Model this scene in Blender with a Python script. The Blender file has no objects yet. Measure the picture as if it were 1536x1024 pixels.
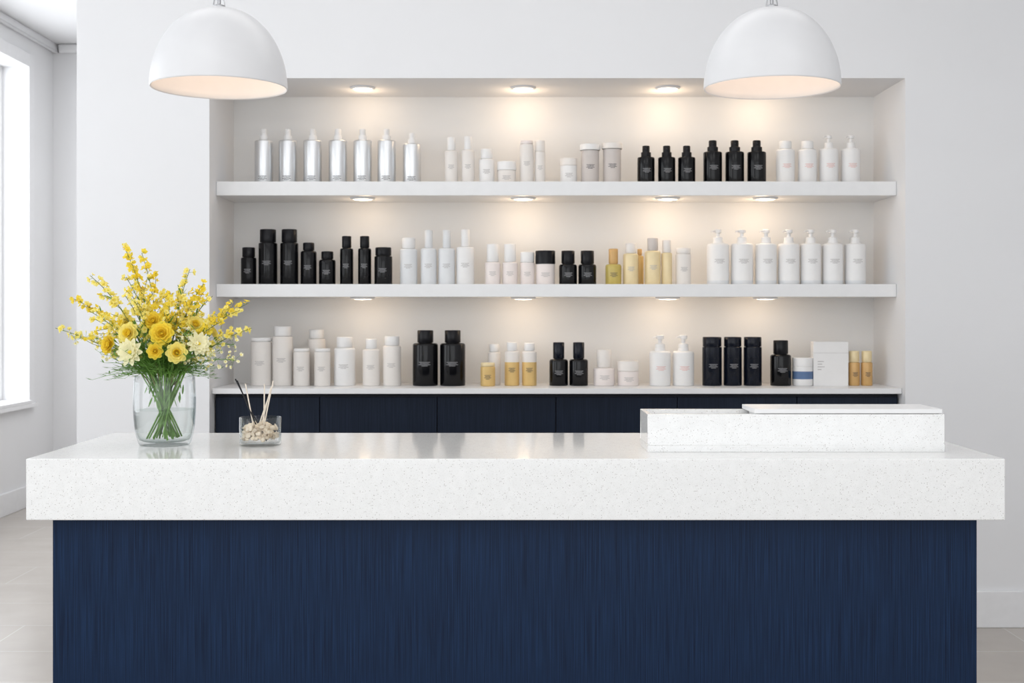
import bpy, bmesh, math, random
from mathutils import Vector, Matrix
random.seed(7)
scene = bpy.context.scene
scene.view_settings.view_transform = 'Standard'
scene.view_settings.look = 'None'

# ------------------------------------------------------------------ materials
def new_mat(name):
    m = bpy.data.materials.new(name); m.use_nodes = True
    nt = m.node_tree
    return m, nt, nt.nodes['Principled BSDF']

def pm(name, col, rough=0.5, metal=0.0, trans=0.0, ior=1.45, emis=None, es=0.0, vary=0.0, vscale=20, coat=0.0, translucent=0.0, spec=0.5):
    m, nt, b = new_mat(name)
    b.inputs['Base Color'].default_value = (*col, 1)
    b.inputs['Roughness'].default_value = rough
    b.inputs['Metallic'].default_value = metal
    b.inputs['Specular IOR Level'].default_value = spec
    b.inputs['Transmission Weight'].default_value = trans
    b.inputs['IOR'].default_value = ior
    b.inputs['Coat Weight'].default_value = coat
    if emis:
        b.inputs['Emission Color'].default_value = (*emis, 1)
        b.inputs['Emission Strength'].default_value = es
    if vary > 0:
        tc = nt.nodes.new('ShaderNodeTexCoord')
        n = nt.nodes.new('ShaderNodeTexNoise'); n.inputs['Scale'].default_value = vscale
        n.inputs['Detail'].default_value = 4
        r = nt.nodes.new('ShaderNodeValToRGB')
        r.color_ramp.elements[0].position = .3; r.color_ramp.elements[1].position = .7
        r.color_ramp.elements[0].color = (*[max(0, c*(1-vary)) for c in col], 1)
        r.color_ramp.elements[1].color = (*[min(1, c*(1+vary)) for c in col], 1)
        nt.links.new(tc.outputs['Object'], n.inputs['Vector'])
        nt.links.new(n.outputs['Fac'], r.inputs['Fac'])
        nt.links.new(r.outputs['Color'], b.inputs['Base Color'])
        if translucent > 0:
            tr = nt.nodes.new('ShaderNodeBsdfTranslucent'); mx = nt.nodes.new('ShaderNodeMixShader')
            mx.inputs[0].default_value = translucent
            nt.links.new(r.outputs['Color'], tr.inputs['Color'])
            nt.links.new(b.outputs[0], mx.inputs[1]); nt.links.new(tr.outputs[0], mx.inputs[2])
            nt.links.new(mx.outputs[0], nt.nodes['Material Output'].inputs['Surface'])
    return m

def wall_mat(name, col, rough=0.75):
    m, nt, b = new_mat(name)
    tc = nt.nodes.new('ShaderNodeTexCoord')
    n = nt.nodes.new('ShaderNodeTexNoise'); n.inputs['Scale'].default_value = 3; n.inputs['Detail'].default_value = 6
    r = nt.nodes.new('ShaderNodeValToRGB')
    r.color_ramp.elements[0].position = .3; r.color_ramp.elements[1].position = .7
    r.color_ramp.elements[0].color = (*[c*.985 for c in col], 1)
    r.color_ramp.elements[1].color = (*col, 1)
    n2 = nt.nodes.new('ShaderNodeTexNoise'); n2.inputs['Scale'].default_value = 180
    bp = nt.nodes.new('ShaderNodeBump'); bp.inputs['Strength'].default_value = .04; bp.inputs['Distance'].default_value = .002
    L = nt.links.new
    L(tc.outputs['Object'], n.inputs['Vector']); L(n.outputs['Fac'], r.inputs['Fac']); L(r.outputs['Color'], b.inputs['Base Color'])
    L(tc.outputs['Object'], n2.inputs['Vector']); L(n2.outputs['Fac'], bp.inputs['Height']); L(bp.outputs['Normal'], b.inputs['Normal'])
    b.inputs['Roughness'].default_value = rough
    return m

def quartz_mat():
    m, nt, b = new_mat('white_quartz')
    L = nt.links.new
    tc = nt.nodes.new('ShaderNodeTexCoord')
    def specks(scale, size, rare):
        v = nt.nodes.new('ShaderNodeTexVoronoi'); v.inputs['Scale'].default_value = scale
        L(tc.outputs['Object'], v.inputs['Vector'])
        lt = nt.nodes.new('ShaderNodeMath'); lt.operation = 'LESS_THAN'; lt.inputs[1].default_value = size
        L(v.outputs['Distance'], lt.inputs[0])
        sp = nt.nodes.new('ShaderNodeSeparateColor'); L(v.outputs['Color'], sp.inputs[0])
        gt = nt.nodes.new('ShaderNodeMath'); gt.operation = 'GREATER_THAN'; gt.inputs[1].default_value = rare
        L(sp.outputs[0], gt.inputs[0])
        mu = nt.nodes.new('ShaderNodeMath'); mu.operation = 'MULTIPLY'
        L(lt.outputs[0], mu.inputs[0]); L(gt.outputs[0], mu.inputs[1])
        return mu
    a = specks(270, .30, .86); c = specks(450, .36, .70)
    n = nt.nodes.new('ShaderNodeTexNoise'); n.inputs['Scale'].default_value = 40; n.inputs['Detail'].default_value = 8
    L(tc.outputs['Object'], n.inputs['Vector'])
    r = nt.nodes.new('ShaderNodeValToRGB')
    r.color_ramp.elements[0].position = .3; r.color_ramp.elements[1].position = .65
    r.color_ramp.elements[0].color = (.81, .81, .80, 1); r.color_ramp.elements[1].color = (.85, .85, .84, 1)
    L(n.outputs['Fac'], r.inputs['Fac'])
    m1 = nt.nodes.new('ShaderNodeMix'); m1.data_type = 'RGBA'
    L(c.outputs[0], m1.inputs[0]); L(r.outputs['Color'], m1.inputs[6]); m1.inputs[7].default_value = (.71, .70, .68, 1)
    m2 = nt.nodes.new('ShaderNodeMix'); m2.data_type = 'RGBA'
    L(a.outputs[0], m2.inputs[0]); L(m1.outputs[2], m2.inputs[6]); m2.inputs[7].default_value = (.48, .46, .44, 1)
    L(m2.outputs[2], b.inputs['Base Color'])
    b.inputs['Roughness'].default_value = .08
    return m

def navy_mat(name, dark, light, rough=.42):
    m, nt, b = new_mat(name)
    L = nt.links.new
    tc = nt.nodes.new('ShaderNodeTexCoord')
    mp = nt.nodes.new('ShaderNodeMapping'); mp.inputs['Scale'].default_value = (300, 300, 4.5)
    n = nt.nodes.new('ShaderNodeTexNoise'); n.inputs['Scale'].default_value = 1; n.inputs['Detail'].default_value = 2; n.inputs['Roughness'].default_value = .6
    mp2 = nt.nodes.new('ShaderNodeMapping'); mp2.inputs['Scale'].default_value = (9, 9, .35)
    n2 = nt.nodes.new('ShaderNodeTexNoise'); n2.inputs['Scale'].default_value = 1; n2.inputs['Detail'].default_value = 2
    L(tc.outputs['Object'], mp.inputs[0]); L(mp.outputs[0], n.inputs['Vector'])
    L(tc.outputs['Object'], mp2.inputs[0]); L(mp2.outputs[0], n2.inputs['Vector'])
    mx = nt.nodes.new('ShaderNodeMath'); mx.operation = 'MULTIPLY_ADD'; mx.inputs[1].default_value = .12
    L(n2.outputs['Fac'], mx.inputs[0])
    mm = nt.nodes.new('ShaderNodeMath'); mm.operation = 'MULTIPLY'; mm.inputs[1].default_value = .88
    L(n.outputs['Fac'], mm.inputs[0]); L(mm.outputs[0], mx.inputs[2])
    r = nt.nodes.new('ShaderNodeValToRGB')
    r.color_ramp.elements[0].position = .30; r.color_ramp.elements[1].position = .72
    r.color_ramp.elements[0].color = (*dark, 1); r.color_ramp.elements[1].color = (*light, 1)
    L(mx.outputs[0], r.inputs['Fac']); L(r.outputs['Color'], b.inputs['Base Color'])
    bp = nt.nodes.new('ShaderNodeBump'); bp.inputs['Strength'].default_value = .10; bp.inputs['Distance'].default_value = .001
    L(n.outputs['Fac'], bp.inputs['Height']); L(bp.outputs['Normal'], b.inputs['Normal'])
    b.inputs['Roughness'].default_value = rough
    b.inputs['Specular IOR Level'].default_value = .15
    return m

def floor_mat():
    m, nt, b = new_mat('stone_tile_floor')
    L = nt.links.new
    tc = nt.nodes.new('ShaderNodeTexCoord')
    br = nt.nodes.new('ShaderNodeTexBrick')
    br.offset = .5; br.inputs['Scale'].default_value = 1
    br.inputs['Brick Width'].default_value = .9; br.inputs['Row Height'].default_value = .45
    br.inputs['Mortar Size'].default_value = .003
    br.inputs['Color1'].default_value = (.45, .41, .37, 1); br.inputs['Color2'].default_value = (.48, .44, .40, 1)
    br.inputs['Mortar'].default_value = (.55, .52, .48, 1)
    L(tc.outputs['Object'], br.inputs['Vector'])
    n = nt.nodes.new('ShaderNodeTexNoise'); n.inputs['Scale'].default_value = 4; n.inputs['Detail'].default_value = 8
    L(tc.outputs['Object'], n.inputs['Vector'])
    r = nt.nodes.new('ShaderNodeValToRGB')
    r.color_ramp.elements[0].color = (.84, .84, .84, 1); r.color_ramp.elements[1].color = (1.08, 1.08, 1.08, 1)
    L(n.outputs['Fac'], r.inputs['Fac'])
    mx = nt.nodes.new('ShaderNodeMix'); mx.data_type = 'RGBA'; mx.blend_type = 'MULTIPLY'; mx.inputs[0].default_value = 1
    L(br.outputs['Color'], mx.inputs[6]); L(r.outputs['Color'], mx.inputs[7]); L(mx.outputs[2], b.inputs['Base Color'])
    b.inputs['Roughness'].default_value = .25
    return m

def thin_glass(name, tint, edge, f0, fmax, power=4.0):
    # thin clear glass: see-through body, Schlick reflections, slightly darker grazing edges
    m, nt, b = new_mat(name); L = nt.links.new
    out = nt.nodes['Material Output']; nt.nodes.remove(b)
    lw = nt.nodes.new('ShaderNodeLayerWeight'); lw.inputs['Blend'].default_value = .5
    pw = nt.nodes.new('ShaderNodeMath'); pw.operation = 'POWER'; pw.inputs[1].default_value = power
    L(lw.outputs['Facing'], pw.inputs[0])
    mc = nt.nodes.new('ShaderNodeMix'); mc.data_type = 'RGBA'
    L(pw.outputs[0], mc.inputs[0]); mc.inputs[6].default_value = (*tint, 1); mc.inputs[7].default_value = (*edge, 1)
    tr = nt.nodes.new('ShaderNodeBsdfTransparent'); L(mc.outputs[2], tr.inputs['Color'])
    gl = nt.nodes.new('ShaderNodeBsdfGlossy'); gl.inputs['Roughness'].default_value = .02
    fr = nt.nodes.new('ShaderNodeMath'); fr.operation = 'MULTIPLY_ADD'; fr.inputs[1].default_value = fmax-f0; fr.inputs[2].default_value = f0
    L(pw.outputs[0], fr.inputs[0])
    mx = nt.nodes.new('ShaderNodeMixShader')
    L(fr.outputs[0], mx.inputs[0]); L(tr.outputs[0], mx.inputs[1]); L(gl.outputs[0], mx.inputs[2]); L(mx.outputs[0], out.inputs['Surface'])
    return m

M = {}
M['wall'] = wall_mat('painted_wall_white', (.81, .81, .82))
M['niche'] = wall_mat('painted_niche_white', (.85, .845, .835))
M['ceil'] = wall_mat('painted_ceiling', (.78, .78, .79))
M['trim'] = pm('trim_satin_white', (.82, .82, .83), .4, vary=.02)
M['shelf'] = pm('shelf_satin_white', (.82, .82, .82), .35, vary=.015)
M['quartz'] = quartz_mat()
M['navy'] = navy_mat('navy_wood', (.0024, .0080, .025), (.0095, .029, .078))
M['navy2'] = navy_mat('navy_wood_cabinet', (.006, .010, .020), (.014, .022, .042))
M['floor'] = floor_mat()
M['kick'] = pm('dark_plinth', (.01, .012, .02), .6, vary=.1)
M['lampout'] = pm('lamp_enamel_white', (.70, .70, .71), .38, vary=.01)
M['lampin'] = pm('lamp_inner_white', (.84, .82, .80), .5, vary=.01)
M['steel'] = pm('brushed_steel', (.45, .45, .46), .3, 1, vary=.05)
M['bulb'] = pm('warm_bulb', (1, .9, .8), .5, emis=(1, .74, .56), es=12, vary=.01)
M['led'] = pm('warm_led', (1, .9, .8), .5, emis=(1, .86, .68), es=5, vary=.01)
M['white'] = pm('plastic_white', (.82, .81, .80), .35, vary=.015)
M['cream'] = pm('plastic_cream', (.80, .76, .72), .4, vary=.015)
M['pink'] = pm('plastic_blush', (.82, .75, .72), .4, vary=.015)
M['greige'] = pm('plastic_greige', (.60, .55, .52), .45, vary=.02)
M['frost'] = pm('frosted_white', (.74, .75, .76), .3, vary=.02)
M['black'] = pm('gloss_black', (.003, .003, .004), .16, vary=.2, spec=.35)
M['matblack'] = pm('satin_black', (.004, .004, .006), .3, vary=.2, spec=.3)
M['inkblue'] = pm('satin_ink_blue', (.004, .006, .013), .25, vary=.2, spec=.3)
M['silver'] = pm('aluminium', (.76, .77, .78), .38, 1, vary=.02)
M['gold'] = pm('gold_label', (.72, .50, .20), .35, .15, vary=.05)
M['amber'] = pm('amber_plastic', (.62, .38, .15), .3, .1, vary=.05)
M['palegold'] = pm('pale_gold', (.80, .66, .40), .3, .1, vary=.04)
M['oil'] = pm('oil_yellow', (.55, .43, .12), .15, vary=.08)
M['bluelab'] = pm('blue_band', (.10, .17, .32), .4, vary=.05)
M['inkgrey'] = pm('ink_grey', (.48, .46, .45), .6, vary=.1)
M['inkpink'] = pm('ink_pink', (.80, .48, .44), .6, vary=.1)
M['inklight'] = pm('ink_light', (.26, .26, .27), .6, vary=.1)
M['inkdark'] = pm('ink_dark', (.05, .05, .06), .6, vary=.1)
M['glass'] = thin_glass('clear_glass', (.99, .995, .995), (.52, .57, .58), .03, .6, 3.5)
M['water'] = thin_glass('water', (.97, .985, .975), (.82, .88, .84), .01, .25)
M['stem'] = pm('green_stem', (.18, .36, .07), .5, vary=.35, vscale=30, translucent=.2)
M['leaf'] = pm('green_leaf', (.15, .31, .06), .5, vary=.45, vscale=25, translucent=.3)
M['twig'] = pm('olive_twig', (.20, .22, .07), .6, vary=.25, vscale=25)
M['yel'] = pm('petal_yellow', (.97, .77, .08), .55, vary=.06, vscale=30, translucent=.4)
M['yel2'] = pm('petal_lemon', (.98, .86, .27), .55, vary=.05, vscale=30, translucent=.4)
M['pale'] = pm('petal_cream', (.95, .91, .62), .55, vary=.05, vscale=30, translucent=.3)
M['cent'] = pm('flower_centre', (.88, .64, .05), .7, vary=.3, vscale=200)
M['potp'] = pm('dried_petal_cream', (.90, .78, .62), .7, vary=.12, vscale=50, translucent=.2)
M['reed'] = pm('reed_cream', (.80, .71, .60), .6, vary=.1, vscale=50)

# ------------------------------------------------------------------ mesh builder
class MB:
    def __init__(s): s.v = []; s.f = []; s.m = []; s.mats = []
    def mi(s, k):
        if k not in s.mats: s.mats.append(k)
        return s.mats.index(k)
    def add(s, vs, fs, k):
        o = len(s.v); i = s.mi(k)
        s.v += [tuple(p) for p in vs]
        for f in fs: s.f.append([a+o for a in f]); s.m.append(i)
    def box(s, x0, x1, y0, y1, z0, z1, k):
        vs = [(x, y, z) for z in (z0, z1) for y in (y0, y1) for x in (x0, x1)]
        s.add(vs, [(0,2,3,1),(4,5,7,6),(0,1,5,4),(2,6,7,3),(0,4,6,2),(1,3,7,5)], k)
    def lathe(s, prof, k, c=(0,0,0), seg=32, mtx=None):
        vs = []; fs = []; n = len(prof)
        for j in range(seg):
            a = 2*math.pi*j/seg
            for r, z in prof:
                p = Vector((r*math.cos(a), r*math.sin(a), z))
                if mtx: p = mtx @ p
                vs.append((p[0]+c[0], p[1]+c[1], p[2]+c[2]))
        for j in range(seg):
            j2 = (j+1) % seg
            for i in range(n-1):
                r0, r1 = prof[i][0], prof[i+1][0]
                A, B, C, D = j*n+i, j2*n+i, j2*n+i+1, j*n+i+1
                if r0 < 1e-6 and r1 < 1e-6: continue
                if r0 < 1e-6: fs.append((A, C, D))
                elif r1 < 1e-6: fs.append((A, B, D))
                else: fs.append((A, B, C, D))
        s.add(vs, fs, k)
    def tube(s, pts, rad, k, seg=6):
        pts = [Vector(p) for p in pts]; n = len(pts)
        if not isinstance(rad, (list, tuple)): rad = [rad]*n
        vs = []; fs = []
        for i, p in enumerate(pts):
            t = (pts[min(i+1, n-1)]-pts[max(i-1, 0)]).normalized()
            ref = Vector((0, 0, 1)) if abs(t.z) < .9 else Vector((1, 0, 0))
            if i == 0: u = t.cross(ref).normalized()
            else: u = (u - t*u.dot(t)).normalized()
            w = t.cross(u)
            for j in range(seg):
                a = 2*math.pi*j/seg
                vs.append(p+(u*math.cos(a)+w*math.sin(a))*rad[i])
        for i in range(n-1):
            for j in range(seg):
                j2 = (j+1) % seg
                fs.append((i*seg+j, i*seg+j2, (i+1)*seg+j2, (i+1)*seg+j))
        fs.append(tuple(range(seg))[::-1]); fs.append(tuple((n-1)*seg+j for j in range(seg)))
        s.add(vs, fs, k)
    def petal(s, c, nrm, d, length, width, cup, k, rows=4):
        d = d.normalized(); nrm = (nrm - d*nrm.dot(d)).normalized(); sd = d.cross(nrm)
        vs = []; fs = []
        for i in range(rows+1):
            t = i/rows
            w = width*(math.sin(math.pi*min(1, t*.86+.10))**.7)*.5
            for q in (-1, 0, 1):
                vs.append(c+d*length*t+nrm*(cup*length*t*t+abs(q)*w*.35)+sd*q*w)
        for i in range(rows):
            for q in range(2):
                a = i*3+q
                fs.append((a, a+1, a+4, a+3))
        s.add(vs, fs, k)
    def blob(s, c, r, k, jit=.25):
        vs = []; fs = []; R, S = 5, 7
        for i in range(R+1):
            for j in range(S):
                th = math.pi*i/R; ph = 2*math.pi*j/S
                q = r*(1+random.uniform(-jit, jit)) if 0 < i < R else r
                vs.append((c[0]+q*math.sin(th)*math.cos(ph), c[1]+q*math.sin(th)*math.sin(ph), c[2]+q*.8*math.cos(th)))
        for i in range(R):
            for j in range(S):
                j2 = (j+1) % S
                fs.append((i*S+j, (i+1)*S+j, (i+1)*S+j2, i*S+j2))
        s.add(vs, fs, k)
    def obj(s, name, loc=(0,0,0), smooth=True, angle=35, bevel=0, parent=None, merge=True):
        me = bpy.data.meshes.new(name)
        me.from_pydata(s.v, [], s.f)
        for k in s.mats: me.materials.append(M[k])
        for p, i in zip(me.polygons, s.m): p.material_index = i; p.use_smooth = smooth
        if merge:
            bm = bmesh.new(); bm.from_mesh(me)
            bmesh.ops.remove_doubles(bm, verts=bm.verts, dist=1e-6)
            bm.to_mesh(me); bm.free()
        if smooth: me.set_sharp_from_angle(angle=math.radians(angle))
        me.update()
        o = bpy.data.objects.new(name, me); scene.collection.objects.link(o)
        o.location = loc
        if parent: o.parent = parent
        if bevel:
            b = o.modifiers.new('Bevel', 'BEVEL'); b.width = bevel; b.segments = 3; b.limit_method = 'ANGLE'
        return o

def empty(name, loc):
    e = bpy.data.objects.new(name, None); scene.collection.objects.link(e); e.location = loc
    e.empty_display_size = .1
    return e

# ------------------------------------------------------------------ room shell
XL, XR, YF, YB, ZC = -3.62, 3.3, -2.2, 10.0, 3.56
b = MB(); b.box(XL-.3, XR+.2, YF, YB+.2, -.1, 0, 'floor'); b.obj('floor', smooth=False)
b = MB(); b.box(XL-.3, XR+.2, YF, YB+.2, ZC, ZC+.15, 'ceil'); b.obj('ceiling', smooth=False)
b = MB(); b.box(XR, XR+.2, YF, YB, 0, ZC, 'wall'); b.obj('wall_right', smooth=False)
b = MB(); b.box(XL-.3, XR+.2, YB, YB+.2, 0, ZC, 'wall'); b.obj('wall_far', smooth=False)
wins = [(.4, 2.9), (3.7, 6.2), (7.0, 9.45)]
WZ0, WZ1 = .77, 3.28
b = MB(); prev = YF
for y0, y1 in wins:
    b.box(XL-.3, XL, prev, y0, 0, ZC, 'wall')
    b.box(XL-.3, XL, y0, y1, 0, WZ0, 'wall'); b.box(XL-.3, XL, y0, y1, WZ1, ZC, 'wall')
    prev = y1
b.box(XL-.3, XL, prev, YB, 0, ZC, 'wall')
b.obj('wall_left', smooth=False)
for i, (y0, y1) in enumerate(wins):
    b = MB()
    xa, xb = XL-.24, XL-.18
    t = .05
    b.box(xa, xb, y0, y0+t, WZ0, WZ1, 'trim'); b.box(xa, xb, y1-t, y1, WZ0, WZ1, 'trim')
    b.box(xa, xb, y0+t, y1-t, WZ0, WZ0+t, 'trim'); b.box(xa, xb, y0+t, y1-t, WZ1-t, WZ1, 'trim')
    ym = (y0+y1)/2
    b.box(xa, xb, ym-.02, ym+.02, WZ0+t, WZ1-t, 'trim')
    b.box(XL, XL+.02, y0-.10, y0, WZ0-.02, WZ1+.10, 'trim'); b.box(XL, XL+.02, y1, y1+.10, WZ0-.02, WZ1+.10, 'trim')
    b.box(XL, XL+.02, y0, y1, WZ1, WZ1+.10, 'trim')
    b.box(XL-.17, XL+.045, y0+.002, y1-.002, WZ0+.001, WZ0+.025, 'trim')
    b.box(XL+.02, XL+.045, y0-.12, y1+.12, WZ0-.03, WZ0+.001, 'trim')
    b.obj('window_%d' % (i+1), smooth=False, bevel=.003)
NX0, NX1, NZ1 = -1.3905, 1.807, 2.521
WY, NB = 5.82, 6.33
S1T, S1B, S2T, S2B, CT = 2.060, 1.994, 1.578, 1.518, 1.093
b = MB(); b.box(-2.0, NX0, WY, NB+.12, 0, ZC, 'wall'); b.obj('wall_back_left', smooth=False)
b = MB(); b.box(NX1, XR, WY, NB+.12, 0, ZC, 'wall'); b.obj('wall_back_right', smooth=False)
b = MB(); b.box(NX0, NX1, WY, NB+.12, NZ1, ZC, 'wall'); b.obj('wall_back_upper', smooth=False)
b = MB(); b.box(NX0, NX1, NB, NB+.12, CT, NZ1, 'niche'); b.obj('wall_niche', smooth=False)
b = MB(); b.box(-2.018, NX0, WY-.018, WY, 0, .168, 'trim'); b.box(-2.018, -2.0, WY, NB+.12, 0, .168, 'trim')
b.box(NX1, XR, WY-.018, WY, 0, .168, 'trim'); b.obj('baseboard_back', smooth=False, bevel=.004)
b = MB(); b.box(XL, XL+.02, YF, YB, 0, .16, 'trim'); b.obj('baseboard_left', smooth=False, bevel=.004)
b = MB(); b.box(XL+.02, XR, YB-.02, YB, 0, .16, 'trim'); b.obj('baseboard_far', smooth=False, bevel=.004)
b = MB()
b.box(XL, XL+.05, YF, YB, ZC-.07, ZC, 'trim')
b.box(XL+.05, XR, YB-.05, YB, ZC-.07, ZC, 'trim')
b.obj('trim_1', smooth=False, bevel=.02)

# ------------------------------------------------------------------ niche furniture
for zt, zb in ((S1T, S1B), (S2T, S2B)):
    b = MB(); b.box(NX0+.001, NX1-.001, 5.95, NB, zb, zt, 'shelf'); b.obj('display_shelf', smooth=False, bevel=.002)
b = MB()
b.box(NX0+.002, NX1-.002, 5.865, NB-.0005, CT-.025, CT, 'shelf')
b.box(NX0+.002, NX1-.002, 5.935, NB+.05, .08, CT-.025, 'kick')
b.box(NX0+.002, NX1-.002, 5.98, NB+.05, 0, .08, 'kick')
sm = [NX0+.006, -.897, -.349, .205, .772, 1.33, NX1-.006]
for i in range(len(sm)-1):
    b.box(sm[i]+.002, sm[i+1]-.002, 5.912, 5.935, .085, 1.050, 'navy2')
b.obj('storage_cabinet', smooth=False, bevel=.0015)

def downlight(x, y, z, e):
    b = MB()
    b.lathe([(.046, 0), (.058, 0), (.060, -.004), (.056, -.009), (.048, -.010), (.046, -.006)], 'trim')
    b.lathe([(0, -.0135), (.025, -.0125), (.040, -.0105), (.046, -.006)], 'led')
    o = b.obj('downlight', (x, y, z))
    ld = bpy.data.lights.new('niche_point', 'POINT'); ld.energy = e; ld.color = (1, .74, .49)
    ld.shadow_soft_size = .03
    lo = bpy.data.objects.new('lamp_light', ld); scene.collection.objects.link(lo); lo.parent = o
    lo.location = (0, .08, -.070)
xs = [-.714, .054, .745, 1.212]
for x in xs:
    k = .75 if x < 0 else 1.0
    downlight(x, 6.06, NZ1, .72*k)
    downlight(x, 6.06, S1B, .62*k)
    downlight(x, 6.06, S2B, .50*k)

# ------------------------------------------------------------------ bottles
K = 6.10/1900.0
def label_lines(b, r, z, widths, k, th=.0024, gap=.0058):
    for i, w in enumerate(widths):
        a = min(w/r, 1.1); z0 = z-i*gap; vs = []; fs = []
        n = 6
        for j in range(n+1):
            t = -math.pi/2 - a/2 + a*j/n
            for zz in (z0, z0+th): vs.append(((r+.0004)*math.cos(t), (r+.0004)*math.sin(t), zz))
        for j in range(n): fs.append((2*j, 2*j+2, 2*j+3, 2*j+1))
        b.add(vs, fs, k)

def bottle(name, u, w, top, capw, capb, base, zb, body, cap, kind='cap', y=6.10, ink=None, band=None, lz=.55):
    x = (u-768)*K; R = w*K/2; H = (base-top)*K; rc = capw*K/2; hb = (base-capb)*K
    e = min(.004, R*.25); sh = min(.012, (R-rc)*.8+.002)
    if kind == 'spray': sh = .007
    b = MB()
    if kind in ('cap', 'spray', 'pump'):
        prof = [(0, 0), (R-e, 0), (R-e*.3, e*.3), (R, e)]
        if band:
            f0 = band[1]
            b.lathe(prof+[(R, hb*f0)], band[0])
            prof = [(R, hb*f0)]
        if R-rc > .003:
            inner = max(rc*.8, R-sh*1.2)
            prof += [(R, hb-sh), (R-sh*.12, hb-sh*.55), (R-sh*.42, hb-sh*.2), (inner, hb-.0005), (rc*.8, hb), (0, hb)]
        else:
            prof += [(R, hb-.002), (R-.002, hb), (rc*.8, hb), (0, hb)]
        b.lathe(prof, body)
    if kind == 'cap':
        g = .002
        b.lathe([(rc*.85, hb), (rc*.85, hb+g), (rc-.001, hb+g), (rc, hb+g+.002), (rc, H-.003), (rc-.002, H-.0005), (rc-.004, H), (0, H)], cap)
    elif kind == 'spray':
        hh = H-hb
        b.lathe([(rc*1.25, hb), (rc*1.25, hb+hh*.40), (rc*1.18, hb+hh*.43), (rc*.92, hb+hh*.44), (rc*.92, hb+hh*.94), (rc*.82, H), (0, H)], cap, seg=24)
        b.tube([(0, 0, hb+hh*.72), (0, -rc*1.25, hb+hh*.72)], .003, cap)
    elif kind == 'pump':
        hh = H-hb
        b.lathe([(rc*1.1, hb), (rc*1.1, hb+hh*.12), (rc, hb+hh*.14), (rc, hb+hh*.42), (rc*.55, hb+hh*.46), (rc*.4, hb+hh*.48), (rc*.4, hb+hh*.74), (rc*.8, hb+hh*.75), (rc*.8, H-.003), (rc*.6, H), (0, H)], cap, seg=24)
        zz = hb+hh*.88
        b.tube([(0, 0, zz), (-rc*.9, -rc*.5, zz), (-rc*1.45, -rc*.8, zz-.002), (-rc*1.55, -rc*.85, zz-.007)], [.0045, .004, .0032, .0028], cap)
    elif kind == 'jar':
        prof = [(0, 0), (R-e, 0), (R-e*.3, e*.3), (R, e)]
        if band:
            b.lathe(prof+[(R, hb*band[1])], body); b.lathe([(R, hb*band[1]), (R, hb*band[2])], band[0]); prof = [(R, hb*band[2])]
        b.lathe(prof+[(R, hb-.002), (R-.002, hb), (0, hb)], body)
        b.lathe([(rc-.002, hb), (rc-.002, hb+.0015), (rc, hb+.002), (rc, H-.003), (rc-.001, H-.001), (rc-.003, H), (0, H)], cap)
    if ink and R > .02:
        label_lines(b, R, hb*lz, [R*.9, R*.7, R*.95, R*.5], ink)
    return b.obj(name, (x, y, zb), angle=40)

for u in (396, 432, 469, 507, 544, 580):
    bottle('silver_spray_bottle', u, 27.5, 191, 10, 208, 274, S1T, 'silver', 'white', 'spray', ink='inkdark', lz=.17)
bottle('silver_spray_bottle', 618, 27, 197, 10, 213, 274, S1T, 'silver', 'white', 'spray', ink='inkdark', lz=.17)
s1 = [
 ('lotion_bottle', 677, 20, 203, 12, 223, 'cream', 'white', 'cap', 'inkgrey'),
 ('lotion_bottle', 702, 20, 202, 12, 222, 'cream', 'white', 'cap', 'inkgrey'),
 ('lotion_bottle', 730, 23, 221, 18, 236, 'white', 'white', 'cap', 'inkgrey'),
 ('cream_jar', 760, 28, 240, 29, 253, 'cream', 'white', 'jar', 'inkgrey'),
 ('lotion_bottle', 790, 21, 208, 19, 214, 'cream', 'pink', 'cap', 'inkgrey'),
 ('lotion_bottle', 810, 16, 208, 15, 225, 'cream', 'cream', 'cap', 'inkgrey'),
 ('cream_jar', 853, 25, 235, 25.5, 246, 'white', 'cream', 'jar', 'inkgrey'),
 ('treatment_canister', 885, 27, 214, 31, 223, 'greige', 'white', 'jar', 'inkdark'),
 ('treatment_canister', 918, 27, 212, 31, 221, 'greige', 'cream', 'jar', 'inkdark'),
]
for n, u, w, t, cw, cb, bo, ca, kd, ik in s1:
    bottle(n, u, w, t, cw, cb, 274, S1T, bo, ca, kd, ink=ik)
for u, t in ((969, 216), (1000, 216), (1030, 216)):
    bottle('black_spray_bottle', u, 26, t, 12, t+17, 274, S1T, 'black', 'matblack', 'spray', ink='inklight')
for u in (1069, 1102, 1135):
    bottle('black_spray_bottle', u, 28, 208, 13, 225, 274, S1T, 'black', 'matblack', 'spray', ink='inklight')
for u in (1178, 1211):
    bottle('shampoo_bottle', u, 28, 209, 18, 221, 274, S1T, 'white', 'white', 'cap', ink='inkpink')
for u in (1243, 1276):
    bottle('pump_bottle', u, 28, 200, 12, 220, 274, S1T, 'white', 'white', 'pump', ink='inkpink')
Z2 = S2T; b2 = 427
for u, w, t, cw, cb in ((373, 23, 371, 19, 386), (402, 28, 344, 24, 364), (434, 27, 344, 23, 364), (463, 24, 364, 17, 376),
                        (491, 25, 377, 18, 389), (520, 20, 354, 14, 372), (547, 20, 354, 14, 372), (575, 27, 371, 24, 384)):
    bottle('black_shampoo_bottle', u, w, t, cw, cb, b2, Z2, 'black', 'matblack', 'cap', ink='inklight')
for u, w, t, cw, cb in ((613, 26, 357, 20, 373), (643, 24, 345, 12, 372), (670, 25, 345, 12, 372), (698, 27, 344, 13, 370)):
    bottle('lotion_bottle', u, w, t, cw, cb, b2, Z2, 'frost' if u < 680 else 'white', 'frost' if 620 < u < 680 else 'white', 'cap', ink='inkgrey')
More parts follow.
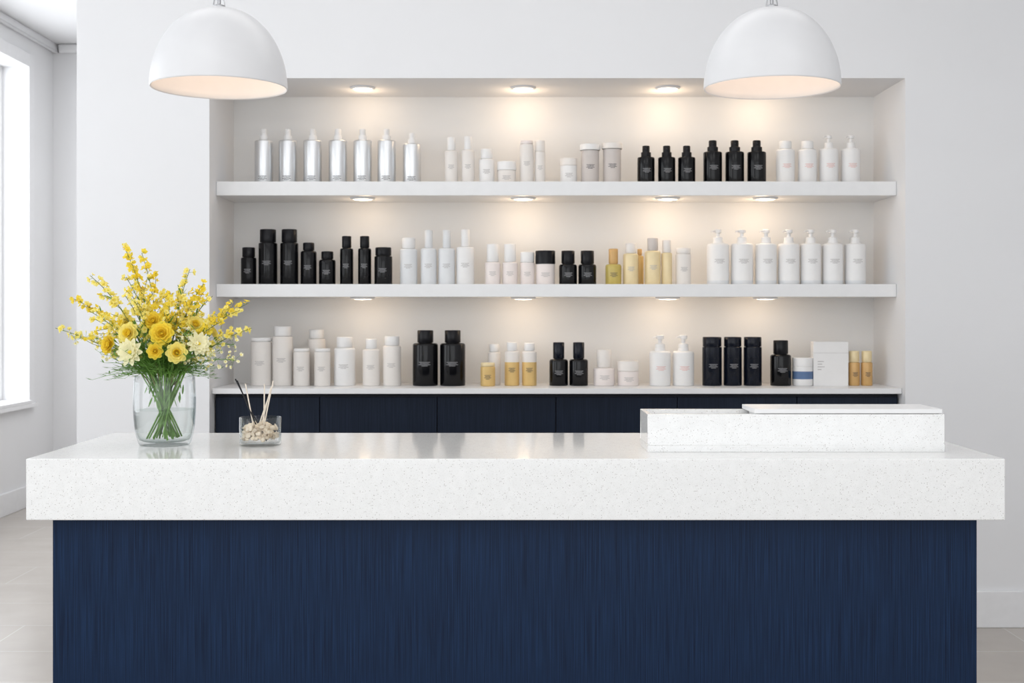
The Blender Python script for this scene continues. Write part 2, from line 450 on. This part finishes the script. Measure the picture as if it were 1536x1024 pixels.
for u, w, t, cw, cb in ((739, 23, 366, 18, 393), (765, 23, 366, 18, 393), (791, 22, 378, 21, 394)):
    bottle('serum_bottle', u, w, t, cw, cb, b2, Z2, 'pink', 'white', 'cap', ink='inkgrey')
b_ = bottle('styling_cream_jar', 818, 29, 376, 30, 396, b2, Z2, 'pink', 'matblack', 'jar', ink='inkgrey')
for u in (852, 881):
    bottle('black_serum_bottle', u, 27, 376, 20, 396, b2, Z2, 'black', 'matblack', 'cap', ink='inklight')
bottle('hair_oil_bottle', 920, 24, 373, 14, 396, b2, Z2, 'oil', 'amber', 'cap', ink='inkdark')
bottle('hair_oil_bottle', 946, 23, 365, 16, 380, b2, Z2, 'palegold', 'cream', 'cap', ink='inkgrey')
bottle('hair_oil_bottle', 962, 12, 372, 7, 382, b2, Z2, 'gold', 'amber', 'cap', y=6.18)
bottle('hair_oil_bottle', 979, 24, 357, 16, 376, b2, Z2, 'palegold', 'greige', 'cap', ink='inkgrey')
bottle('hair_oil_bottle', 1000, 16, 360, 13, 379, b2, Z2, 'palegold', 'cream', 'cap')
bottle('lotion_bottle', 1025, 23, 372, 22, 381, b2, Z2, 'cream', 'cream', 'cap', ink='inkgrey')
for u, w in ((1077, 33), (1113, 33), (1149, 32), (1183, 32), (1216, 31), (1249, 31), (1283, 31)):
    bottle('pump_bottle', u, w, 344, 14, 365, b2, Z2, 'white', 'white', 'pump', ink='inkgrey', lz=.6, band=('frost', .10))
Z3 = CT; b3 = 578
bottle('conditioner_bottle', 392, 31, 506, 31, 512, b3, Z3, 'cream', 'white', 'cap', ink='inkgrey')
bottle('conditioner_bottle', 424, 30, 489, 25, 504, b3, Z3, 'cream', 'white', 'cap', ink='inkgrey')
bottle('conditioner_bottle', 454, 24, 522, 23, 527, b3, Z3, 'cream', 'white', 'cap', ink='inkgrey', y=6.07)
bottle('conditioner_bottle', 471, 27, 492, 22, 506, b3-2, Z3, 'cream', 'white', 'cap', y=6.18)
bottle('conditioner_bottle', 485, 24, 522, 23, 527, b3, Z3, 'cream', 'white', 'cap', ink='inkgrey', y=6.07)
bottle('conditioner_bottle', 517, 32, 505, 24, 521, b3, Z3, 'white', 'white', 'cap', ink='inkgrey')
bottle('conditioner_bottle', 557, 26, 508, 17, 523, b3, Z3, 'cream', 'white', 'cap', ink='inkgrey')
bottle('conditioner_bottle', 588, 27, 504, 22, 518, b3, Z3, 'cream', 'white', 'cap', ink='inkgrey')
for u in (638, 679):
    bottle('black_shampoo_bottle', u, 38, 495, 24, 514, b3, Z3, 'black', 'matblack', 'cap', ink='inklight')
bottle('gold_cream_jar', 732, 22, 543, 21, 549, b3, Z3, 'gold', 'palegold', 'cap', ink='inkdark', y=6.06)
bottle('serum_bottle', 741, 19, 514, 15, 526, b3-2, Z3, 'cream', 'white', 'cap', y=6.15)
bottle('serum_bottle', 768, 22, 513, 16, 526, b3, Z3, 'cream', 'white', 'cap', ink='inkdark', band=('gold', .68), lz=.5)
bottle('serum_bottle', 794, 22, 514, 16, 526, b3, Z3, 'cream', 'white', 'cap', ink='inkdark', band=('gold', .68), lz=.5)
for u in (838, 868):
    bottle('black_serum_bottle', u, 28, 513, 17, 538, b3, Z3, 'black', 'inkblue', 'cap', ink='inklight')
bottle('lotion_bottle', 906, 32, 524, 22, 551, b3, Z3, 'pink', 'cream', 'cap', ink='inkgrey')
bottle('cream_jar', 942, 32, 541, 33, 556, b3, Z3, 'pink', 'cream', 'jar', ink='inkgrey')
for u in (990, 1025):
    bottle('pump_bottle', u, 32, 502, 15, 526, b3, Z3, 'white', 'white', 'pump', ink='inkpink')
for u, w in ((1068, 29), (1099, 27), (1129, 27)):
    bottle('black_shampoo_bottle', u, w, 505, w-1, 520, b3, Z3, 'inkblue', 'inkblue', 'cap', ink='inklight')
bottle('black_shampoo_bottle', 1171, 31, 510, 22, 531, b3, Z3, 'black', 'matblack', 'cap', ink='inklight')
bottle('cream_jar', 1204, 31, 536, 31, 549, b3, Z3, 'white', 'white', 'jar', band=('bluelab', .35, .75))
for u in (1281, 1300):
    bottle('amber_serum_bottle', u, 17, 526, 15, 543, b3, Z3, 'amber', 'palegold', 'cap', ink='inkdark')
b = MB(); w = 52*K/2
b.box(-w, w, -.03, .03, 0, 66*K, 'white'); b.box(-w+.001, w-.001, -.0306, -.03, 49*K, 49.4*K, 'inkgrey')
for i, q in enumerate((.03, .022, .034, .018)): b.box(-w+.02, -w+.02+q, -.0308, -.03, (36-i*4)*K, (37-i*4)*K, 'inkgrey')
b.obj('product_box', ((1244-768)*K, 6.10, Z3), smooth=False, bevel=.001)

# ------------------------------------------------------------------ reception counter
b = MB()
b.box(-1.305, 1.324, 3.40, 4.141, .885, 1.05, 'quartz')
b.box(-1.248, 1.263, 3.44, 4.10, .08, .885, 'navy')
b.box(-1.22, 1.235, 3.50, 4.06, 0, .08, 'kick')
b.obj('reception_counter', smooth=False, bevel=.003)
TOP = 1.05
b = MB()
x0, x1, y0, y1, h = .381, 1.217, 3.563, 3.765, .107
b.box(x0, x1, y0, y1, 0, .02, 'quartz')
b.box(x0, x1, y0, y0+.012, .02, h, 'quartz'); b.box(x0, x1, y1-.012, y1, .02, h, 'quartz')
b.box(x0, x0+.012, y0+.012, y1-.012, .02, h, 'quartz'); b.box(x1-.012, x1, y0+.012, y1-.012, .02, h, 'quartz')
b.box(x0+.012, x1-.012, y0+.012, y1-.012, .02, h-.012, 'quartz')
b.box(.683, 1.212, y0+.003, y1-.003, h+.0015, h+.014, 'shelf')
b.box(.70, 1.20, y0+.02, y1-.02, h-.012, h+.0015, 'shelf')
b.obj('countertop_box', (0, 0, TOP), smooth=False, bevel=.0012)

# ------------------------------------------------------------------ pendant lamps
def pendant(x, y, zr):
    R, H = .200, .235
    b = MB()
    out = []; inn = []
    N = 22
    for i in range(N+1):
        t = i/N*math.pi/2
        r = R*math.cos(t)**.92; z = H*math.sin(t)**1.02
        out.append((max(r, 0), z))
    for i in range(N+1):
        t = i/N*math.pi/2
        inn.append((max((R-.005)*math.cos(t)**.92, 0), (H-.006)*math.sin(t)**1.02))
    b.lathe(out, 'lampout', seg=64)
    b.lathe([out[0], ((R-.002), -.003), (R-.005, 0)], 'lampout', seg=64)
    b.lathe(inn, 'lampin', seg=64)
    b.lathe([(0, H-.004), (.018, H-.004), (.018, H+.006), (.012, H+.009), (0, H+.009)], 'steel', seg=24)
    for sx in (-1, 1):
        b.tube([(sx*.016, 0, H+.004), (sx*.016, 0, H+.012), (sx*.005, 0, H+.07)], .0022, 'steel')
    b.lathe([(0, H+.008), (.005, H+.008), (.005, H+.075), (.004, H+.085), (0, H+.085)], 'steel', seg=16)
    b.tube([(0, 0, H+.08), (0, 0, ZC-zr-.03)], .0028, 'steel')
    b.lathe([(0, ZC-zr-.03), (.05, ZC-zr-.03), (.055, ZC-zr-.025), (.055, ZC-zr), (0, ZC-zr)], 'lampout', seg=32)
    b.lathe([(0, H-.01), (.022, H-.01), (.022, H-.06), (.014, H-.065), (0, H-.065)], 'lampin', seg=20)
    pr = [(0, .095)]+[(.036*math.sin(math.pi*i/10), .131-.036*math.cos(math.pi*i/10)) for i in range(1, 9)]+[(.014, H-.064), (0, H-.064)]
    b.lathe(pr, 'bulb', seg=24)
    b.obj('pendant_lamp', (x, y, zr), angle=50)
pendant(-.867, 3.75, 2.109)
pendant(.769, 3.75, 2.109)

# ------------------------------------------------------------------ vase of flowers
VX, VY = -1.031, 3.76
vase = empty('vase_of_flowers', (VX, VY, TOP))
VH = .207
outp = [(0, 0), (.066, 0), (.072, .002), (.076, .008), (.082, .03), (.087, .06), (.090, .10), (.0905, .14), (.089, .18), (.087, VH-.001), (.0862, VH)]
innp = [(.0848, VH-.001), (.0865, .18), (.088, .14), (.0875, .10), (.0845, .06), (.079, .032), (.072, .016), (.060, .012), (0, .012)]
b = MB(); b.lathe(outp+innp, 'glass', seg=64); b.obj('glass', parent=vase, angle=60)
b = MB(); b.lathe([(0, .0125), (.0595, .0125), (.0705, .0165), (.0775, .0325), (.083, .0605), (.086, .100), (.0862, .105), (0, .105)], 'water', seg=64)
b.obj('water', parent=vase, angle=60)

fl = MB()
def rv(s=1): return Vector((random.uniform(-s, s), random.uniform(-s, s), random.uniform(-s, s)))
def blossom(c, n, r, k):
    n = n.normalized(); ref = Vector((0, 0, 1)) if abs(n.z) < .9 else Vector((1, 0, 0))
    u = n.cross(ref).normalized(); w = n.cross(u); a0 = random.random()*6
    for i in range(5):
        a = a0+i*2*math.pi/5
        d = (u*math.cos(a)+w*math.sin(a)); sd = n.cross(d)
        p0 = c; p1 = c+d*r*.6+sd*r*.5+n*r*.3; p2 = c+d*r*1.0+n*r*.55; p3 = c+d*r*.6-sd*r*.5+n*r*.3
        fl.add([p0, p1, p2, p3], [(0, 1, 2, 3)], k)
    fl.blob(c+n*r*.2, r*.26, 'cent', 0)
def bez(p0, p1, p2, n):
    return [p0*(1-t)**2+p1*2*t*(1-t)+p2*t*t for t in [i/n for i in range(n+1)]]
Z0 = VH
tips = [(-.123, .00, .385), (-.083, .05, .365), (.070, .02, .315), (-.212, -.03, .295), (-.285, .02, .230), (-.310, -.04, .140),
        (.265, -.03, .140), (.240, .04, .214), (.154, -.05, .234), (-.02, .09, .25), (.10, .07, .25), (.035, -.07, .23),
        (-.19, -.10, .19), (.19, -.09, .16), (-.15, .10, .24), (.17, .10, .20), (-.06, -.10, .22), (-.24, .08, .17), (.12, -.02, .27), (-.10, -.05, .29)]
for dx, dy, dz in tips:
    p0 = Vector((dx*.12, dy*.2, Z0-.03)); p2 = Vector((dx, dy, Z0+dz))
    p1 = Vector((dx*.35, dy*.4, Z0+dz*.62))+rv(.012)
    pts = bez(p0, p1, p2, 14)
    fl.tube(pts, [.0022-.0013*i/14 for i in range(15)], 'twig', 5)
    L = (p2-p0).length; nb = int(L*95)
    col = 'yel' if random.random() < .55 else 'yel2'
    for i in range(nb):
        t = .38+.62*(i/nb); f = t*14; a = int(min(f, 13)); q = pts[a].lerp(pts[a+1], f-a)
        n = rv(1); n.z += .4; n.normalize()
        off = random.uniform(.006, .020)*(1.3-.6*t)
        c = q+n*off
        fl.tube([q, c], .0006, 'stem', 3)
        blossom(c, n, random.uniform(.0085, .0145)*(1.2-.4*t), col if random.random() < .75 else 'yel2')
    for s in range(3):
        t = random.uniform(.45, .8); f = t*14; a = int(f); q = pts[a]
        e = q+(p2-p0).normalized()*.04+rv(.05)
        fl.tube([q, (q+e)/2+rv(.005), e], .0008, 'twig', 4)
        for i in range(6):
            c = q.lerp(e, .35+.65*i/5)+rv(.007)
            blossom(c, rv(1)+Vector((0, -.3, .3)), random.uniform(.006, .010), random.choice(['yel', 'yel2', 'yel2']))
    for s in range(7):
        t = random.uniform(.15, .9); a = int(t*13); q = pts[a]
        d = (p2-p0).normalized()+rv(.9)
        fl.petal(q, rv(1), d, random.uniform(.018, .035), .006, .1, 'leaf', 3)
for dx, dy, dz in [(.214, -.04, .045), (.20, .02, .09), (.15, -.08, .06), (-.17, -.07, .07), (.10, -.10, .12), (-.26, -.02, .11)]:
    p0 = Vector((dx*.15, dy*.2, Z0-.02)); p2 = Vector((dx, dy, Z0+dz)); pts = bez(p0, Vector((dx*.5, dy*.5, Z0+dz+.02)), p2, 8)
    fl.tube(pts, .001, 'stem', 4)
    for i in range(28):
        q = pts[random.randint(4, 8)]; c = q+rv(.024)
        fl.tube([q, c], .0005, 'stem', 3); blossom(c, rv(1)+Vector((0, -.4, .2)), random.uniform(.005, .008), 'pale')
def ranunculus(c, n, r, k, k2):
    n = n.normalized(); ref = Vector((0, 0, 1)) if abs(n.z) < .9 else Vector((1, 0, 0)); u = n.cross(ref).normalized(); w = n.cross(u)
    for ring, (cnt, ln, cup, wd) in enumerate([(8, 1.0, .15, .95), (8, .88, .45, .9), (7, .72, .9, .8), (6, .54, 1.6, .7), (5, .38, 2.4, .6)]):
        for i in range(cnt):
            a = i*2*math.pi/cnt+ring*.5+random.uniform(-.1, .1)
            d = u*math.cos(a)+w*math.sin(a)
            fl.petal(c+d*r*.05, n, d+n*(.1+.18*ring), r*ln, r*wd, cup*.35, k if ring < 3 else k2, 4)
    fl.blob(c+n*r*.2, r*.12, 'cent', .1)
def daisy(c, n, r, k):
    n = n.normalized(); ref = Vector((0, 0, 1)) if abs(n.z) < .9 else Vector((1, 0, 0)); u = n.cross(ref).normalized(); w = n.cross(u)
    for ring in range(3):
        for i in range(10):
            a = (i+.37*ring)*2*math.pi/10; d = u*math.cos(a)+w*math.sin(a)
            fl.petal(c+d*r*.10+n*ring*.002, n, d+n*(.1+.28*ring), r*(1-.17*ring), r*.50, .1, k, 4)
    fl.blob(c+n*.005, r*.17, 'cent', .15)
blooms = [('r', -.075, -.10, .125, .033), ('r', .025, -.12, .125, .035), ('r', .070, -.13, .070, .031), ('r', -.142, -.07, .092, .030),
          ('d', -.060, -.135, .072, .038), ('d', .125, -.10, .095, .033), ('r', -.02, -.05, .16, .030), ('r', .10, -.04, .15, .028),
          ('r', -.12, .0, .15, .028), ('r', .0, .09, .15, .032), ('d', -.11, .08, .12, .034), ('r', .12, .08, .12, .032), ('r', .01, -.135, .075, .024)]
for k, dx, dy, dz, r in blooms:
    c = Vector((dx, dy, Z0+dz)); n = Vector((dx*.7, dy-.06, dz*.35))
    pts = bez(Vector((dx*.2, dy*.2, Z0-.03)), Vector((dx*.6, dy*.5, Z0+dz*.6)), c-n.normalized()*.002, 6)
    fl.tube(pts, .0018, 'stem', 5)
    if k == 'r': ranunculus(c, n, r, random.choice(['yel', 'yel2']), 'yel')
    else: daisy(c, n, r, 'pale')
for i in range(330):
    a = random.random()*2*math.pi; el = random.uniform(-.15, 1.2); r0 = random.uniform(.0, .05)
    d = Vector((math.cos(a)*math.cos(el), math.sin(a)*math.cos(el), math.sin(el)))
    c = Vector((math.cos(a)*r0, math.sin(a)*r0, Z0+random.uniform(.0, .02)))
    ln = random.uniform(.07, .16)
    e = c+d*ln; m_ = c+d*ln*.5+Vector((0, 0, .02))
    pts = bez(c, m_, e, 4); fl.tube(pts, [.0013, .001, .0009, .0007, .0004], 'stem', 3)
    for j in range(1, 5):
        for sgn in (-1, 1):
            sd = d.cross(Vector((0, 0, 1))).normalized()*sgn
            fl.petal(pts[j], Vector((0, 0, 1)), d*.8+sd+rv(.3), random.uniform(.014, .026), .005, .1, 'leaf', 2)
for i in range(36):
    a = random.random()*2*math.pi; a2 = a+math.pi+random.uniform(-.7, .7)
    ra = random.uniform(.02, .072); rb = random.uniform(.02, .062)
    t = Vector((math.cos(a)*ra, math.sin(a)*ra, Z0+.01))
    bt = Vector((math.cos(a2)*rb, math.sin(a2)*rb, .018+random.uniform(0, .012)))
    fl.tube(bez(bt, (t+bt)/2+Vector((random.uniform(-.01, .01), random.uniform(-.01, .01), 0)), t, 8), random.uniform(.0016, .0030), random.choice(['stem', 'stem', 'leaf']), 7)
for i in range(50):
    a = random.random()*2*math.pi; r0 = random.uniform(.01, .055)
    c = Vector((math.cos(a)*r0, math.sin(a)*r0, random.uniform(.13, .20)))
    fl.petal(c, rv(1), Vector((random.uniform(-.5, .5), random.uniform(-.5, .5), random.choice([-1, 1]))), random.uniform(.02, .032), .006, .05, 'leaf', 3)
fl.obj('flowers', parent=vase, angle=60, merge=False)

# ------------------------------------------------------------------ reed diffuser
DX, DY = -.745, 3.75
df = empty('reed_diffuser', (DX, DY, TOP))
H = .084
b = MB()
b.lathe([(0, 0), (.056, 0), (.060, .003), (.061, .01), (.0615, H-.001), (.0605, H), (.0592, H-.001), (.0585, .012), (.055, .008), (0, .008)], 'glass', seg=48)
b.obj('tumbler', parent=df, angle=60)
b = MB()
for i in range(230):
    a = random.random()*2*math.pi; r = .049*math.sqrt(random.random()); z = random.uniform(.018, .056)+.016*(1-r/.049)
    c = Vector((r*math.cos(a), r*math.sin(a), z))
    if i % 3 == 0: b.blob(c, random.uniform(.006, .009), 'potp', .35)
    else:
        d = rv(1).normalized(); c2 = c-d*.007
        b.petal(c2, rv(1), d, random.uniform(.012, .018), random.uniform(.012, .018), .5, 'potp', 3)
b.obj('potpourri', parent=df, angle=50, merge=False)
b = MB()
for (bx, by, tx, ty, tz, k) in [(-.01, -.01, -.040, -.02, .183, 'reed'), (.0, .01, .034, .02, .190, 'reed'), (-.02, 0, .040, -.015, .180, 'reed'),
                                (.01, 0, .018, -.03, .182, 'reed'), (-.012, .02, .026, .03, .170, 'reed'), (.02, -.01, -.074, 0, .196, 'matblack'), (.012, -.02, -.066, -.012, .192, 'matblack')]:
    b.tube([(bx, by, .014), (tx, ty, tz)], .0019, k, 8)
b.obj('reeds', parent=df)

# ------------------------------------------------------------------ lights
w = bpy.data.worlds.new('World'); scene.world = w; w.use_nodes = True
nt = w.node_tree; bg = nt.nodes['Background']
bg.inputs['Color'].default_value = (.94, .97, 1.0, 1); bg.inputs['Strength'].default_value = 1.15
def area(name, loc, rot, sx, sy, e, col=(1, 1, 1)):
    l = bpy.data.lights.new(name, 'AREA'); l.shape = 'RECTANGLE'; l.size = sx; l.size_y = sy; l.energy = e; l.color = col
    o = bpy.data.objects.new(name, l); scene.collection.objects.link(o); o.location = loc; o.rotation_euler = rot
    return o
area('overhead_fill_a', (-1.2, 1.6, ZC-.03), (0, 0, 0), 1.6, 1.6, 18)  # a to d: added overhead fill without fixtures, brightens the room
area('overhead_fill_b', (1.4, 1.6, ZC-.03), (0, 0, 0), 1.6, 1.6, 18)
area('overhead_fill_c', (0, 4.4, ZC-.03), (0, 0, 0), 3.5, .8, 15)
area('overhead_fill_d', (-1.5, 8.2, ZC-.03), (0, 0, 0), 2.5, 1.6, 38)  # added fill to lift the dark area behind the niche wall
area('front_fill', (0, YF+.1, 1.9), (math.radians(90), 0, 0), 6, 3, 60, (.96, .98, 1))  # added soft frontal fill from behind the camera, no storefront built
for y0, y1 in wins:
    e = 60 if y0 > 6.5 else 38
    area('window_daylight', (XL-.34, (y0+y1)/2, (WZ0+WZ1)/2), (0, math.radians(-90), 0), WZ1-WZ0, y1-y0, e, (.93, .965, 1))

# ------------------------------------------------------------------ camera
cd = bpy.data.cameras.new('camera'); cam = bpy.data.objects.new('camera', cd); scene.collection.objects.link(cam)
cam.location = (0, 0, 1.44); cam.rotation_euler = (math.radians(90), 0, 0)
cd.sensor_width = 36; cd.lens = 1900/1536*36; cd.shift_y = -42/1536
cd.dof.use_dof = True; cd.dof.focus_distance = 3.6; cd.dof.aperture_fstop = 8
scene.camera = cam
